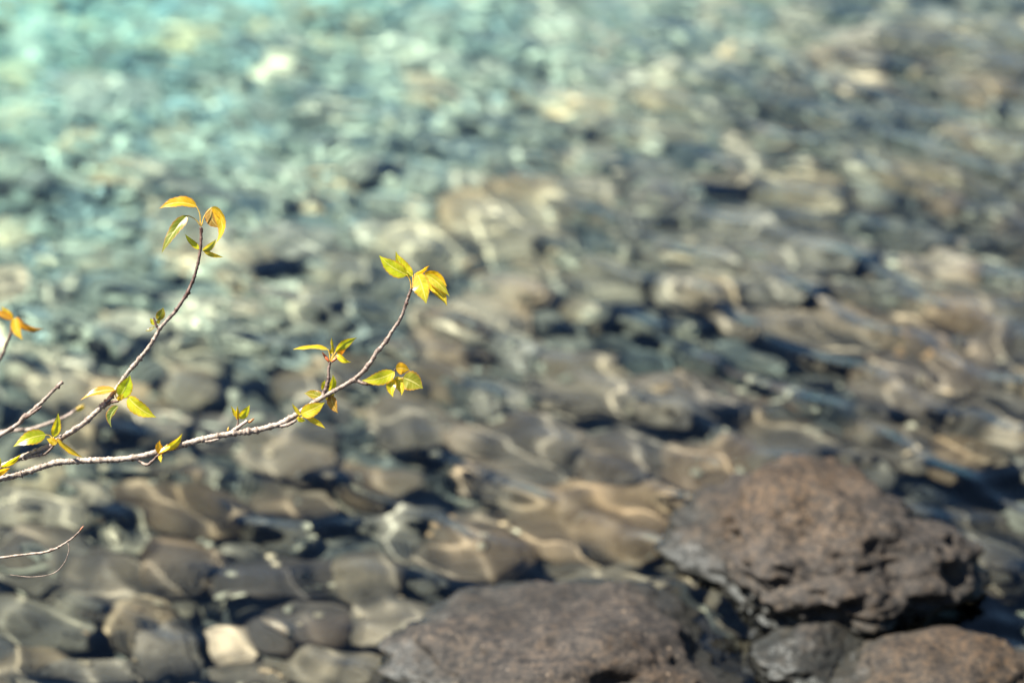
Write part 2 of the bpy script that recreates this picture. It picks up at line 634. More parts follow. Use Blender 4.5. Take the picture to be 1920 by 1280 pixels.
# single stones one can point at
S = [
    (1170, 885, 96, 76, -25, "smooth oval grey stone lying behind the broad boulder, its upper edge lit"),
    (895, 1030, 112, 76, -8, "dark grey stone with a bright wavy light line across its top"),
    (1110, 1000, 160, 95, -22, "brown stone with rainbow glints touching the broad boulder's far side"),
    (1330, 978, 44, 34, 10, "small dark round stone in the gap beside the pitted boulder"),
    (1340, 885, 84, 66, -30, "long grey stone behind the pitted boulder's left end"),
    (790, 795, 118, 52, -38, "long slanting grey stone with a pointed pale end and black shade below"),
    (1312, 545, 68, 52, 0, "pale wedge-shaped stone standing over a dark blue hole"),
    (1462, 540, 74, 42, -22, "oval grey stone beside the pale wedge-shaped stone"),
    (1724, 722, 92, 82, -35, "angular brown stone with a steep shaded right side"),
    (1535, 625, 140, 55, -12, "broad flat grey stone with one white sun glint"),
    (1790, 590, 102, 50, -15, "brown knobbly stone below a slot of dark shade"),
    (525, 850, 105, 48, -28, "smooth grey stone under the leafy branch, crossed by a curved light band"),
    (705, 905, 84, 56, -20, "round grey-green stone with a small blue glint"),
    (330, 945, 130, 60, -22, "dark stone with pale upper face and an orange glint on its end"),
    (560, 950, 90, 55, -12, "dark brown flat stone crossed by thin branching light lines"),
    (205, 1105, 92, 86, 5, "large dark round stone beside a pale yellow lit slab"),
    (335, 1058, 92, 58, -6, "dark smooth stone ringed by a pale light line"),
    (535, 1090, 104, 52, -10, "dark flat stone between two crossing light lines"),
    (690, 1090, 74, 62, 0, "round dark stone with a pale crescent of light on its right"),
    (595, 1172, 94, 56, -5, "square-shouldered dark stone with a bright line down its right edge"),
    (440, 1212, 62, 46, 0, "pale sunlit block-shaped stone beside a black hollow"),
    (318, 1215, 64, 70, 8, "brown stone with a dark notch in its top"),
    (70, 1165, 110, 54, -8, "grey flat stone at the bottom of the bare twig's side of the shallows"),
    (780, 1180, 112, 60, -14, "flat olive-grey slab leaning on the broad boulder"),
    (1150, 1105, 100, 36, -12, "sunken ledge-like grey slab along the broad boulder's far edge"),
    (990, 830, 120, 52, -12, "lumpy grey stone behind the dark stone with the wavy light line"),
    (1500, 835, 110, 58, -15, "lumpy grey stone directly behind the pitted boulder"),
    (1160, 745, 150, 42, -14, "long low grey stone between the dark hole and the oval stone"),
    (1330, 745, 120, 50, -20, "speckled grey stone in front of the dark blue hole"),
    (1100, 695, 64, 26, -10, "small reddish stone with a white glint on top"),
    (1690, 840, 82, 50, -20, "rough brown stone beyond the pitted boulder's far corner"),
    (1810, 850, 66, 42, 10, "rough grey-brown stone at the brink of the dark water"),
    (1880, 690, 72, 90, 0, "tall rough pale stone beside the angular brown stone"),
    (650, 1255, 120, 44, 0, "grey stone with a beaded bright streak, left of the broad boulder"),
    (480, 1268, 80, 40, 0, "dark low stone in front of the pale block-shaped stone"),
    (180, 1262, 90, 40, 0, "olive-brown stone in the shallows below the large dark round stone"),
    (1000, 920, 110, 40, -15, "low mottled stone between the oval stone and the dark stone"),
    (80, 950, 115, 56, -10, "grey stone netted with fine light lines under the main branch"),
    (1850, 1040, 120, 80, -10, "dark sunken stone deep in the shade of the pitted boulder"),
]
for i, (px, py, hw, hh, rz, lab) in enumerate(S):
    if px > 950:
        hw *= 1.12; hh *= 1.12
    dt = None
    if i in (38,):
        dt = 0.45
    stone_at(px, py, hw, hh, lab, "stone", rz, dt, (protos_rough[i % 7] if px > 950 else PROTO[(i * 5) % len(PROTO)]), 0.6 if i % 3 else 0.7, tilt=(random.uniform(-.15, .15), random.uniform(-.15, .15)), tone=(1.7 if 'pale' in lab.split()[0] else 0.42 if 'dark' in lab.split()[:3] else None))

def in_view(x, y, m=1.08):
    z = -0.62 * float(depth_top(x, y))        # water lifts what lies in it
    v = Vector((x, y, z)) - CAM
    D = v.dot(FWD)
    sx = v.dot(RIGHT) / D / K; sy = v.dot(UP) / D / K
    return abs(sx) < 960 * m and abs(sy) < 640 * m * 1.06


# the remaining stones of the bed
rs = np.random.RandomState(21)
ANCHOR = ["the pitted boulder", "the broad boulder", "the low rounded boulder", "the small wedged boulder",
          "the smooth oval stone", "the dark stone with the wavy light line", "the rainbow-glinting brown stone", "the small dark round stone", "the long grey stone",
          "the slanting pointed stone", "the pale wedge-shaped stone", "the oval stone near the dark hole", "the angular brown stone", "the broad flat stone",
          "the knobbly brown stone", "the stone under the leafy branch", "the grey-green round stone", "the stone with the orange glint", "the dark flat brown stone",
          "the large dark round stone", "the ringed dark stone", "the dark flat stone", "the stone with the pale crescent", "the square-shouldered stone",
          "the pale block-shaped stone", "the notched brown stone", "the grey flat stone", "the olive slab", "the sunken ledge", "the lumpy grey stone",
          "the lumpy stone", "the long low stone", "the speckled stone", "the small reddish stone", "the rough brown stone",
          "the stone at the brink", "the tall rough pale stone", "the beaded-streak stone", "the dark low stone", "the olive-brown stone", "the low mottled stone",
          "the light-netted stone", "the dark sunken stone"]
named = list(placed)


def stone_words(x, y, r, sc_, f, d):
    size = "big" if r > 0.125 else "medium" if r > 0.09 else "small"
    tone = "dark" if f < 0.62 else "grey" if f < 1.15 else "light grey" if f < 1.7 else "pale"
    form = "long" if sc_[0] > 1.45 * sc_[1] else "round" if sc_[0] < 1.12 * sc_[1] else "oblong"
    k = min(range(len(named)), key=lambda i: math.hypot(named[i][0] - x, named[i][1] - y) - named[i][2])
    gap = math.hypot(named[k][0] - x, named[k][1] - y) - named[k][2] - r
    if gap < 0.35:
        rel = "just behind" if y - named[k][1] > 0.6 * named[k][2] else "in front of" if named[k][1] - y > 0.6 * named[k][2] else "beside"
        return f"{size} {tone} {form} stone under water {rel} {ANCHOR[k]}"
    if d > 1.1:
        return f"{size} {tone} {form} stone in the deep water near the turquoise floor"
    if d > 0.75:
        return f"{size} {tone} {form} stone in waist-deep green-tinged water off the shore"
    return f"{size} {tone} {form} stone dappled with light in the far shallows"


GROUPS = {"shallow": "stones lying around the larger ones", "waist": "stones in waist-deep water", "middle": "dappled stones in mid water", "deep": "stones on the deep turquoise side"}
made = 0
for size_pass, (rlo, rhi, tries, pack) in enumerate([(0.14, 0.22, 520, 0.62), (0.095, 0.14, 2600, 0.60), (0.06, 0.095, 6000, 0.60)]):
    for t in range(tries):
        if made >= 252:
            break
        y = rs.uniform(3.4, 9.6); x = rs.uniform(-0.27 * y - 0.2, 0.27 * y + 0.2)
        r = rs.uniform(rlo, rhi) * (1.45 if x > 0.1 and y < 6.3 else 1.0)
        if not in_view(x, y):
            continue
        if size_pass == 2 and y > 5.8:
            continue
        d = float(depth_top(x, y))
        if rs.rand() > (3.0 - d) / 1.2:
            continue
        if any((x - a) ** 2 + (y - b) ** 2 < (pack * (r + c)) ** 2 for a, b, c in placed):
            continue
        if any((x - a) ** 2 + (y - b) ** 2 < (c + 0.7 * r) ** 2 for a, b, c in holes):
            continue
        me = protos_rough[rs.randint(7)] if x > -0.1 and rs.rand() < 0.75 else PROTO[rs.randint(len(PROTO))]
        sc_ = (r * rs.uniform(0.9, 1.25), r * rs.uniform(0.75, 1.0), r * rs.uniform(0.5, 0.78) * (1 - 0.3 * min(1, max(0, (d - 0.5) / 0.4))))
        top = max(0.03, d + rs.uniform(-0.06, 0.10))
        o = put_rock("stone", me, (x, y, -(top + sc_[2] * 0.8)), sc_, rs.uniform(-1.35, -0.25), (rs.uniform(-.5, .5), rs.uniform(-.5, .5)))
        lab = stone_words(x, y, r, sc_, o.color[1], d)
        key = "deep" if "turquoise" in lab else "waist" if "waist" in lab else "middle" if "far shallows" in lab else "shallow"
        tag(o, lab, "stone", GROUPS[key])
        made += 1
print("stones", made, len(placed))

# small cobbles that fill the gaps: nobody could count them
v1, f1 = ICO[1]
V = []; F = []
n = 0
for t in range(6500):
    y = rs.uniform(2.3, 10.0); x = rs.uniform(-0.32 * y - 0.6, 0.32 * y + 0.6)
    r = rs.uniform(0.022, 0.06) if in_view(x, y, 1.04) else rs.uniform(0.04, 0.13)
    z = float(bed_z(x, y)) + rs.uniform(-0.02, 0.07)
    if rs.rand() > (2.8 + z) / 1.2:
        continue
    if any((x - a) ** 2 + (y - b) ** 2 < (c * 0.9) ** 2 for a, b, c in holes):
        continue
    q = v1 * (1 + 0.22 * rs.normal(size=(len(v1), 1)).clip(-1.2, 1.2)) * r * np.array([rs.uniform(.8, 1.3), rs.uniform(.8, 1.2), rs.uniform(.5, .8)])
    V.append(q + np.array([x, y, z]))
    F += [[a + n for a in f] for f in f1]
    n += len(v1)
cob = mesh_obj("cobbles", np.concatenate(V), F, M_COBBLE)
tag(cob, "small cobbles and gravel coloured dark as the shade in the gaps between the stones", "gravel", kind="stuff")
cob.cycles.is_caustics_receiver = True

# pebble-sized pale and ochre dots added for bright light glints on the stones
bpy.context.view_layer.update()
dg = bpy.context.evaluated_depsgraph_get()
M_GLINT = rock_material("cream and ochre glint dots", (0.50, 0.43, 0.30), (0.62, 0.30, 0.10), (0.75, 0.72, 0.62), 0.6, 0.0, False)
V = []; F = []; n = 0
for t in range(900):
    y = rs.uniform(3.6, 8.0) if t % 3 else rs.uniform(5, 8.4); x = rs.uniform(-0.28 * y, 0.28 * y)
    ok, loc, nr, fi, ob, mw = scene.ray_cast(dg, Vector((x, y, -0.10)), Vector((0, 0, -1)), distance=4)
    if not ok or ob.name.startswith("boulder") or loc.z < -2.0:
        continue
    if any((x - a) ** 2 + (y - b) ** 2 < c * c for a, b, c in holes):
        continue
    r = rs.uniform(0.008, 0.017) * (1 + 0.15 * (y - 3.5))
    q = v1 * (1 + 0.18 * rs.normal(size=(len(v1), 1)).clip(-1.2, 1.2)) * r * np.array([rs.uniform(.8, 1.4), rs.uniform(.8, 1.2), rs.uniform(.5, .8)])
    V.append(q + np.array([x, y, loc.z + 0.25 * r]))
    F += [[a + n for a in f] for f in f1]
    n += len(v1)
glint_peb = mesh_obj("glint_pebbles", np.concatenate(V), F, M_GLINT)
tag(glint_peb, "tiny pale and ochre dots added as light glints over the underwater stones", "glint_pebbles", kind="stuff")
glint_peb.cycles.is_caustics_receiver = True

# ------------------------------------------------------------------ branches
PX = K * FOCUS                    # metres per photograph pixel at the branch


def spline(pts, step=2.2):
    P = np.array(pts, float)
    out = []
    n = len(P)
    for i in range(n - 1):
        p0 = P[max(i - 1, 0)]; p1 = P[i]; p2 = P[i + 1]; p3 = P[min(i + 2, n - 1)]
        L = math.hypot(*(p2 - p1)[:2])
        m = max(2, int(L / step))
        for k in range(m):
            t = k / m
            q = 0.5 * ((2 * p1) + (-p0 + p2) * t + (2 * p0 - 5 * p1 + 4 * p2 - p3) * t * t + (-p0 + 3 * p1 - 3 * p2 + p3) * t ** 3)
            q[3:] = p1[3:] + (p2 - p1)[3:] * t
            out.append(q)
    out.append(P[-1])
    return np.array(out)


def stem(name, pts, parent=None, knobs=(), seed=0, sides=12, rough=0.16, autoknob=20, mat=None, dz=0.0):
    """pts: (px, py, depth offset m, radius px, age 0 red-brown .. 1 grey)"""
    r = np.random.RandomState(seed)
    s = spline(pts)
    C = np.array([at(q[0], q[1], q[2] + dz) for q in s])
    arc = np.concatenate([[0], np.cumsum(np.linalg.norm(np.diff(C, axis=0), axis=1))]) / PX
    rad = s[:, 3] * (0.84 if autoknob else 1.0)
    ks = list(knobs)
    if autoknob:
        a = r.uniform(8, autoknob)
        while a < arc[-1] - 5:
            i = int(np.argmin(abs(arc - a)))
            ks.append((s[i, 0], s[i, 1], r.uniform(0.18, 0.55), r.uniform(1.2, 2.8)))
            a += r.uniform(autoknob * 0.5, autoknob * 1.5)
    bump = np.zeros(len(s)); side = np.zeros(len(s))
    for kx, ky, amt, wid in ks:
        i = int(np.argmin((s[:, 0] - kx) ** 2 + (s[:, 1] - ky) ** 2))
        g = np.exp(-((arc - arc[i]) / wid) ** 2)
        ph = r.uniform(0, 6.28)
        bump += amt * g * (0.7 + 0.3 * np.sin((arc - arc[i]) * 2.2))
        side = np.where(g > 0.1, ph, side)
    V = []; F = []
    T = np.gradient(C, axis=0)
    T /= np.linalg.norm(T, axis=1)[:, None]
    n = np.cross(T[0], np.array(FWD)); n /= np.linalg.norm(n)
    for i in range(len(C)):
        n = n - T[i] * (n @ T[i]); n /= np.linalg.norm(n)
        b = np.cross(T[i], n)
        for k in range(sides):
            a = 6.28318 * k / sides
            rr = rad[i] * (1 + bump[i] * (1 + 0.8 * math.cos(a - side[i])) + rough * r.normal() * 0.8)
            V.append(C[i] + (n * math.cos(a) + b * math.sin(a)) * rr * PX)
    m = len(C)
    for i in range(m - 1):
        for k in range(sides):
            k2 = (k + 1) % sides
            F.append([i * sides + k, i * sides + k2, (i + 1) * sides + k2, (i + 1) * sides + k])
    V.append(C[0] - T[0] * rad[0] * PX * 0.5); V.append(C[-1] + T[-1] * rad[-1] * PX * 0.7)
    for k in range(sides):
        k2 = (k + 1) % sides
        F.append([len(V) - 2, k2, k])
        F.append([len(V) - 1, (m - 1) * sides + k, (m - 1) * sides + k2])
    o = mesh_obj(name, V, F, mat or M_BARK, parent)
    at_ = o.data.attributes.new("age", 'FLOAT', 'POINT')
    ages = np.repeat(np.clip(s[:, 4] - 1.5 * np.clip(bump - 0.08, 0, 0.35), 0, 1), sides).tolist() + [s[0, 4], s[-1, 4]]
    at_.data.foreach_set("value", ages)
    return o


LIME = (0.60, 0.53, 0.010); GREEN = (0.40, 0.37, 0.012); OLIVE = (0.25, 0.22, 0.014)
GOLD = (0.62, 0.40, 0.012); ORANGE = (0.60, 0.27, 0.015); YELLOW = (0.56, 0.46, 0.015); BROWN = (0.34, 0.20, 0.04)


def leaf(parent, bx, by, tx, ty, w, roll=0, bow=0, bz=0.0, tz=0.0, fold=18, curl=0.0, tint=LIME, stalk=None, asym=0.0, seed=None):
    """blade from base to tip pixel, w = width in pixels as seen, roll about the midrib (deg), bow in px, fold along the midrib (deg)"""
    seed = seed if seed is not None else int(bx * 7 + ty * 3)
    r = np.random.RandomState(seed % 100000)
    B = np.array(at(bx, by, bz)); T = np.array(at(tx, ty, tz))
    ax = T - B; L = np.linalg.norm(ax); ax /= L
    vd = np.array(FWD)
    inpl = np.cross(vd, ax); inpl /= np.linalg.norm(inpl)
    nrm = np.cross(ax, inpl)                # roughly along the view
    ns, nq = 16, 8
    cr = math.cos(math.radians(roll))
    W = 0.5 * w * PX / max(abs(cr), 0.35)
    fo = math.radians(fold)
    V = []; UV = []; F = []
    wob = r.uniform(0, 6.28, 3)
    for i in range(ns + 1):
        s = i / ns
        c = B + ax * L * s + inpl * bow * PX * 4 * s * (1 - s) - nrm * curl * PX * 4 * s * (1 - s)
        tdir = ax * L + inpl * bow * PX * 4 * (1 - 2 * s) - nrm * curl * PX * 4 * (1 - 2 * s)
        tdir /= np.linalg.norm(tdir)
        tw = math.radians(roll) + 0.22 * math.sin(3 * s + wob[0])
        w0 = np.cross(vd, tdir); w0 /= np.linalg.norm(w0) + 1e-9
        n0 = np.cross(tdir, w0)
        wd = w0 * math.cos(tw) + n0 * math.sin(tw)
        nd = np.cross(tdir, wd)
        h = W * (math.sin(math.pi * min(1, s ** 0.68)) ** 0.85) * (1.0 if s < 0.72 else (1 - 0.45 * ((s - 0.72) / 0.28)))
        h = max(h, W * 0.015)
        for j in range(nq + 1):
            q = -1 + 2 * j / nq
            hh = h * (1 + asym * np.sign(q))
            ser = 1 + (0.045 * (1 if i % 2 else -1) if abs(q) > 0.99 and 1 < i < ns else 0)
            rip = 0.10 * h * abs(q) * math.sin(9 * s + wob[1] + (1.7 if q > 0 else 0)) + 0.03 * h * abs(q) * math.sin(21 * s + wob[2])
            V.append(c + wd * q * hh * ser * math.cos(fo) - nd * (abs(q) * hh * math.sin(fo) * (1.0 - 0.3 * abs(q)) + rip))
            UV.append((s, q))
    for i in range(ns):
        for j in range(nq):
            a = i * (nq + 1) + j
            F.append([a, a + 1, a + nq + 2, a + nq + 1])
    o = mesh_obj("leaf", V, F, M_LEAF, parent)
    uvl = o.data.uv_layers.new(name="UVMap")
    for lp in o.data.loops:
        uvl.data[lp.index].uv = UV[lp.vertex_index]
    j = r.uniform(0.9, 1.1, 3)
    o.color = (tint[0] * j[0], tint[1] * j[1], tint[2] * j[2], 1)
    if stalk:
        pts = [(stalk[0], stalk[1], stalk[2] if len(stalk) > 2 else 0.0, 1.15, 0)]
        if len(stalk) > 4:
            pts.append((stalk[3], stalk[4], bz * 0.5, 1.0, 0))
        pts.append((bx, by, bz, 0.9, 0))
        p = stem("petiole", pts, o if parent.parent is None else parent, seed=seed % 999, sides=6, rough=0.03, autoknob=0, mat=M_BUD)
        p.color = (0.55, 0.36, 0.04, 1) if tint != ORANGE else (0.5, 0.2, 0.05, 1)
    return o


def bud(parent, bx, by, tx, ty, w, tint=(0.35, 0.14, 0.04), bz=0.0, name="bud"):
    mx, my = (bx + tx) / 2, (by + ty) / 2
    o = stem(name, [(bx, by, bz, w * 0.35, 0), (bx * .7 + tx * .3, by * .7 + ty * .3, bz, w * 0.52, 0), (mx * .7 + tx * .3, my * .7 + ty * .3, bz, w * 0.4, 0), (tx, ty, bz, w * 0.08, 0)],
             parent, seed=int(bx + by), sides=8, rough=0.05, autoknob=0, mat=M_BUD)
    o.color = (*tint, 1)
    return o


# --- the long lower branch
b1 = stem("branch", [(-2600, 1700, 0.25, 22, 1), (-1500, 1330, 0.15, 16, 1), (-700, 1060, 0.07, 10, 1), (-200, 940, 0.02, 7.6, 1), (0, 897, 0, 6.8, 1), (50, 884, 0, 6.8, 1), (107, 867, 0, 6.6, 1), (150, 864, 0, 6.3, 1),
                     (242, 859, 0, 6.3, 1), (287, 849, 0, 6.3, 1), (325, 839, 0, 6.2, 1), (375, 824, 0, 6.2, 1), (437, 812, 0, 6.4, 1), (480, 806, 0, 6.4, 1), (522, 795, 0, 6.2, 1),
                     (553, 779, 0, 6.2, 0.95), (597, 749, 0, 5.2, 0.75), (622, 735, 0, 4.9, 0.7), (660, 714, 0, 4.6, 0.7), (680, 697, 0, 4.6, 0.55), (695, 679, 0, 4.8, 0.6), (706, 661, 0, 4.4, 0.75), (724, 639, 0, 4.2, 0.7), (739, 615, 0, 3.5, 0.6),
                     (751, 597, 0, 3.4, 0.6), (762, 567, 0, 3.2, 0.4), (771, 542, 0, 3.2, 0.15)], None,
          knobs=[(114, 865, .28, 5), (461, 810, .38, 5), (470, 808, .3, 3), (540, 789, .2, 4), (660, 714, .35, 4), (724, 639, .45, 4), (708, 658, .2, 5), (751, 597, .35, 3), (762, 567, .4, 3.5), (758, 576, .3, 2.5), (690, 684, .3, 5)], seed=1)
tag(b1, "long grey branch with many young yellow-green leaf clusters, rising to a five-leaved tip", "branch", "leafy branches over the water")
# its spurs
sp = stem("side_twig", [(255, 861, 0, 3.4, .9), (266, 867, 0, 3, .8), (276, 871, -.004, 3, .6), (288, 862, -.006, 2.6, .3), (301, 849, -.008, 2.6, .15)], b1, seed=2, autoknob=9)
leaf(sp, 303, 851, 300, 825, 17, 25, -4, -.008, -.012, 30, 0, GOLD)
leaf(sp, 311, 842, 342, 812, 14, 40, 4, -.008, 0, 25, 3, GREEN)
leaf(sp, 319, 836, 297, 850, 9, 45, 0, -.012, -.014, 20, 0, LIME)
leaf(sp, 300, 850, 302, 867, 9, 20, 0, -.008, -.012, 20, 0, YELLOW)
bud(sp, 303, 851, 314, 832, 5, (0.5, 0.22, 0.03), -.01)
sp = stem("side_twig", [(432, 811, 0, 4, 1), (448, 800, -.002, 3.6, 1), (463, 789, -.004, 3.5, 1)], b1, seed=3, autoknob=9)
bud(sp, 466, 792, 477, 784, 5, (0.42, 0.17, 0.04))
bud(sp, 427, 808, 429, 800, 4, (0.5, 0.3, 0.04))
sp2 = stem("side_twig", [(443, 803, 0, 2.2, .8), (446, 793, 0, 2.0, .4), (446, 783, 0, 1.8, .1)], b1, seed=4, autoknob=7)
leaf(sp2, 448, 784, 468, 759, 16, 20, 2, 0, -.004, 20, 0, LIME)
leaf(sp2, 445, 783, 433, 760, 7, 40, -1, 0, 0, 25, 0, LIME)
leaf(sp2, 444, 786, 445, 760, 8, 30, 0, -.003, -.004, 30, 0, YELLOW)
bud(sp2, 446, 787, 445, 775, 4, (0.45, 0.14, 0.03))
sp = stem("side_twig", [(371, 827, 0, 2.6, 1), (392, 827, -.003, 2.6, .9), (411, 822, -.004, 2.2, .9)], b1, seed=5, autoknob=6)
sp = stem("side_twig", [(522, 799, 0, 3.5, 1), (540, 796, -.004, 3.6, .9), (555, 788, -.008, 2.8, .5)], b1, seed=6, autoknob=6)
leaf(sp, 564, 776, 609, 754, 27, 8, 2, -.010, -.014, 14, 4, (0.58, 0.55, 0.02), (556, 786, -.008))
leaf(sp, 563, 779, 548, 756, 9, 45, -2, -.010, -.010, 25, 0, YELLOW)
leaf(sp, 573, 780, 610, 803, 13, 20, -2, -.010, -.014, 22, 0, YELLOW, (560, 784, -.01))
leaf(sp, 558, 783, 573, 788, 11, 25, 1, -.012, -.014, 20, 0, LIME)
# upright spur
sp = stem("side_twig", [(606, 741, 0, 4.4, .6), (611, 728, 0, 4.2, .3), (616, 711, 0, 3.4, .35), (616, 695, 0, 3.2, .4), (619, 679, 0, 2.8, .1)], b1, seed=7, autoknob=8)
leaf(sp, 615, 655, 549, 655, 12, 52, 3, 0, -.006, 18, 0, GOLD, (619, 677, 0, 618, 664))
leaf(sp, 625, 663, 622, 633, 6, 60, -2, 0, .004, 25, 0, YELLOW, (620, 676))
leaf(sp, 629, 660, 669, 633, 17, 30, -3, 0, 0, 25, 0, GREEN, (620, 677))
leaf(sp, 633, 664, 658, 679, 13, 25, 3, 0, -.004, 28, 3, LIME, (621, 677))
leaf(sp, 620, 664, 622, 652, 8, 20, 0, .002, .002, 15, 0, YELLOW)
leaf(sp, 632, 662, 648, 656, 12, 30, 0, .004, .006, 15, 0, ORANGE)
bud(sp, 617, 678, 604, 660, 6, (0.48, 0.13, 0.05), name="bud_scale")
bud(sp, 622, 678, 635, 668, 5, (0.42, 0.11, 0.04), name="bud_scale")
leaf(b1, 618, 735, 624, 702, 15, 25, 3, .01, .01, 15, 0, LIME)
leaf(b1, 604, 746, 570, 737, 20, 20, 2, .012, .012, 14, 0, OLIVE)
leaf(b1, 606, 732, 610, 712, 9, 25, -2, .01, .01, 14, 0, YELLOW)
leaf(b1, 621, 741, 634, 774, 19, 20, 3, .008, .004, 15, 0, BROWN, (612, 744))
leaf(b1, 610, 748, 628, 738, 11, 20, 0, .008, .008, 15, 0, YELLOW)
# right-hand spur
sp = stem("side_twig", [(659, 716, 0, 4, .8), (670, 714, 0, 3.6, .6), (684, 719, -.002, 3, .4), (712, 718, .004, 2.4, .1), (733, 711, .004, 1.8, .1), (741, 692, 0, 1.6, .05)], b1, seed=8, autoknob=8)
leaf(sp, 740, 697, 678, 713, 27, 15, -5, -.004, -.012, 14, 3, (0.48, 0.41, 0.012))
leaf(sp, 742, 691, 768, 694, 22, 20, -2, .004, .004, 12, 0, GOLD)
leaf(sp, 741, 707, 753, 741, 20, 15, -4, .002, -.004, 15, 0, YELLOW)
leaf(sp, 736, 709, 737, 744, 20, 15, 3, -.004, -.010, 24, 0, LIME)
leaf(sp, 756, 708, 793, 728, 38, 10, -2, -.006, -.012, 12, 2, (0.30, 0.28, 0.02), (740, 713, 0, 748, 710))
# the tip
leaf(b1, 763, 515, 711, 479, 29, 10, -4, -.004, -.008, 14, 2, LIME, (771, 541, 0, 769, 526))
leaf(b1, 774, 517, 742, 471, 24, 15, -6, .002, .002, 18, 2, LIME, (773, 540, 0, 774, 528))
leaf(b1, 783, 514, 799, 569, 37, 12, -2, -.010, -.020, 20, 2, (0.48, 0.45, 0.02), (773, 540, 0, 777, 522))
leaf(b1, 778, 514, 805, 498, 9, 50, 1, .002, .004, 25, 0, GOLD, (774, 535))
leaf(b1, 796, 512, 838, 537, 18, 25, -6, .008, .004, 15, 0, GOLD)
leaf(b1, 799, 515, 843, 556, 21, 25, -4, .002, -.004, 25, 3, (0.48, 0.44, 0.03))
leaf(b1, 800, 522, 838, 573, 24, 15, -5, .006, .002, 15, 0, GOLD, (775, 530, 0, 788, 518))

# --- the upper branch
b2 = stem("branch", [(-2600, 1750, 0.3, 20, 1), (-1500, 1420, 0.18, 14, 1), (-700, 1140, 0.08, 9, 1), (-200, 960, 0.02, 6.8, 1), (0, 875, 0, 5.8, 1), (40, 857, 0, 5.6, 1), (92, 835, 0, 5.2, 1), (120, 817, 0, 5.6, 1), (137, 807, 0, 6, 1), (165, 787, 0, 5.6, 1), (192, 760, 0, 5.4, 1),
                     (207, 745, 0, 5, 1), (237, 702, 0, 4.4, .95), (262, 672, 0, 4.6, .95), (285, 642, 0, 4, .9), (300, 616, 0, 4, .85), (316, 597, 0, 3.8, .6), (330, 582, 0, 3.8, .35), (352, 547, 0, 3.6, .18), (367, 510, 0, 3.2, .12), (376, 466, 0, 3.2, .1), (377, 427, 0, 3.0, 0.05)], None,
          knobs=[(192, 760, .35, 4), (165, 787, .3, 4), (140, 805, .3, 5), (122, 816, .25, 4), (262, 672, .4, 4), (250, 684, .3, 3), (300, 616, .3, 4), (352, 547, .5, 4), (348, 553, .4, 3), (364, 527, .3, 3), (377, 428, .4, 3), (331, 580, .25, 3)], seed=11)
tag(b2, "slender branch curving up to a reddish tip with golden drooping leaves", "branch", "leafy branches over the water")
leaf(b2, 369, 388, 299, 391, 22, 42, 9, 0, -.006, 25, 2, GOLD, (376, 424, 0, 375, 402))
leaf(b2, 352, 404, 303, 475, 24, 22, 3, -.004, -.012, 24, 3, (0.20, 0.21, 0.02), (375, 422, 0, 366, 411))
leaf(b2, 397, 389, 403, 458, 18, 35, -17, .002, -.002, 20, 0, GOLD, (378, 424, 0, 384, 404))
leaf(b2, 397, 390, 413, 427, 24, 20, 8, .006, .006, 10, 0, (0.40, 0.23, 0.05))
leaf(b2, 398, 388, 421, 424, 16, 25, -6, -.003, -.004, 20, 0, GOLD)
leaf(b2, 380, 470, 406, 448, 14, 20, 3, -.004, -.008, 26, 3, (0.44, 0.45, 0.06))
leaf(b2, 381, 469, 419, 482, 9, 35, 2, -.002, -.004, 22, 0, YELLOW)
leaf(b2, 374, 467, 347, 439, 12, 25, -2, 0, 0, 15, 0, LIME)
sp = stem("side_twig", [(301, 616, 0, 2.4, .4), (294, 612, -.002, 2.2, .1), (290, 602, -.002, 2.4, .05), (288, 595, -.002, 1, .05)], b2, seed=12, autoknob=6)
leaf(sp, 294, 599, 306, 576, 17, 15, 2, 0, 0, 15, 0, OLIVE)
leaf(sp, 290, 609, 281, 596, 9, 15, 0, 0, 0, 15, 0, YELLOW)
leaf(sp, 291, 612, 272, 620, 8, 40, -2, 0, 0, 20, 0, (0.12, 0.13, 0.015))
leaf(sp, 294, 606, 301, 599, 7, 20, 0, .002, .002, 10, 0, YELLOW)
sp = stem("side_twig", [(193, 764, 0, 3.2, .7), (208, 754, -.004, 3, .2), (222, 752, -.008, 2.6, .1)], b2, seed=13, autoknob=6)
leaf(sp, 216, 731, 151, 750, 13, 48, 6, -.008, -.010, 20, 0, (0.55, 0.33, 0.02), (221, 752, -.008, 217, 742, 0))
leaf(sp, 225, 744, 244, 703, 30, 10, 2, -.010, -.014, 14, 3, (0.58, 0.58, 0.02), (222, 752, -.008))
leaf(sp, 240, 744, 293, 782, 31, 10, 4, -.012, -.020, 15, 4, (0.56, 0.52, 0.02), (222, 752, -.008, 230, 747))
leaf(sp, 222, 761, 209, 801, 20, 30, 8, -.008, -.012, 35, -4, (0.10, 0.13, 0.012))
leaf(sp, 221, 750, 231, 738, 11, 15, 0, -.012, -.014, 15, 0, YELLOW)
sp = stem("side_twig", [(40, 861, 0, 3.2, .9), (62, 855, -.002, 3, .8), (85, 850, -.004, 2.8, .6), (98, 838, -.006, 2.4, .2), (104, 828, -.008, 2, .1)], b2, seed=14, autoknob=7)
leaf(sp, 86, 815, 25, 837, 28, 12, 4, -.008, -.014, 14, 3, (0.46, 0.41, 0.013), (104, 828, -.008, 94, 817))
leaf(sp, 100, 819, 109, 774, 18, 20, 2, -.006, -.004, 25, 2, (0.48, 0.44, 0.013), (104, 828, -.008))
leaf(sp, 107, 821, 155, 857, 14, 30, 3, -.010, -.016, 22, 2, GOLD, (104, 827, -.008))
leaf(sp, 107, 831, 87, 822, 13, 20, 0, -.012, -.014, 15, 0, YELLOW)
leaf(b2, 2, 875, 40, 851, 11, 42, 2, -.008, -.010, 22, 0, LIME)
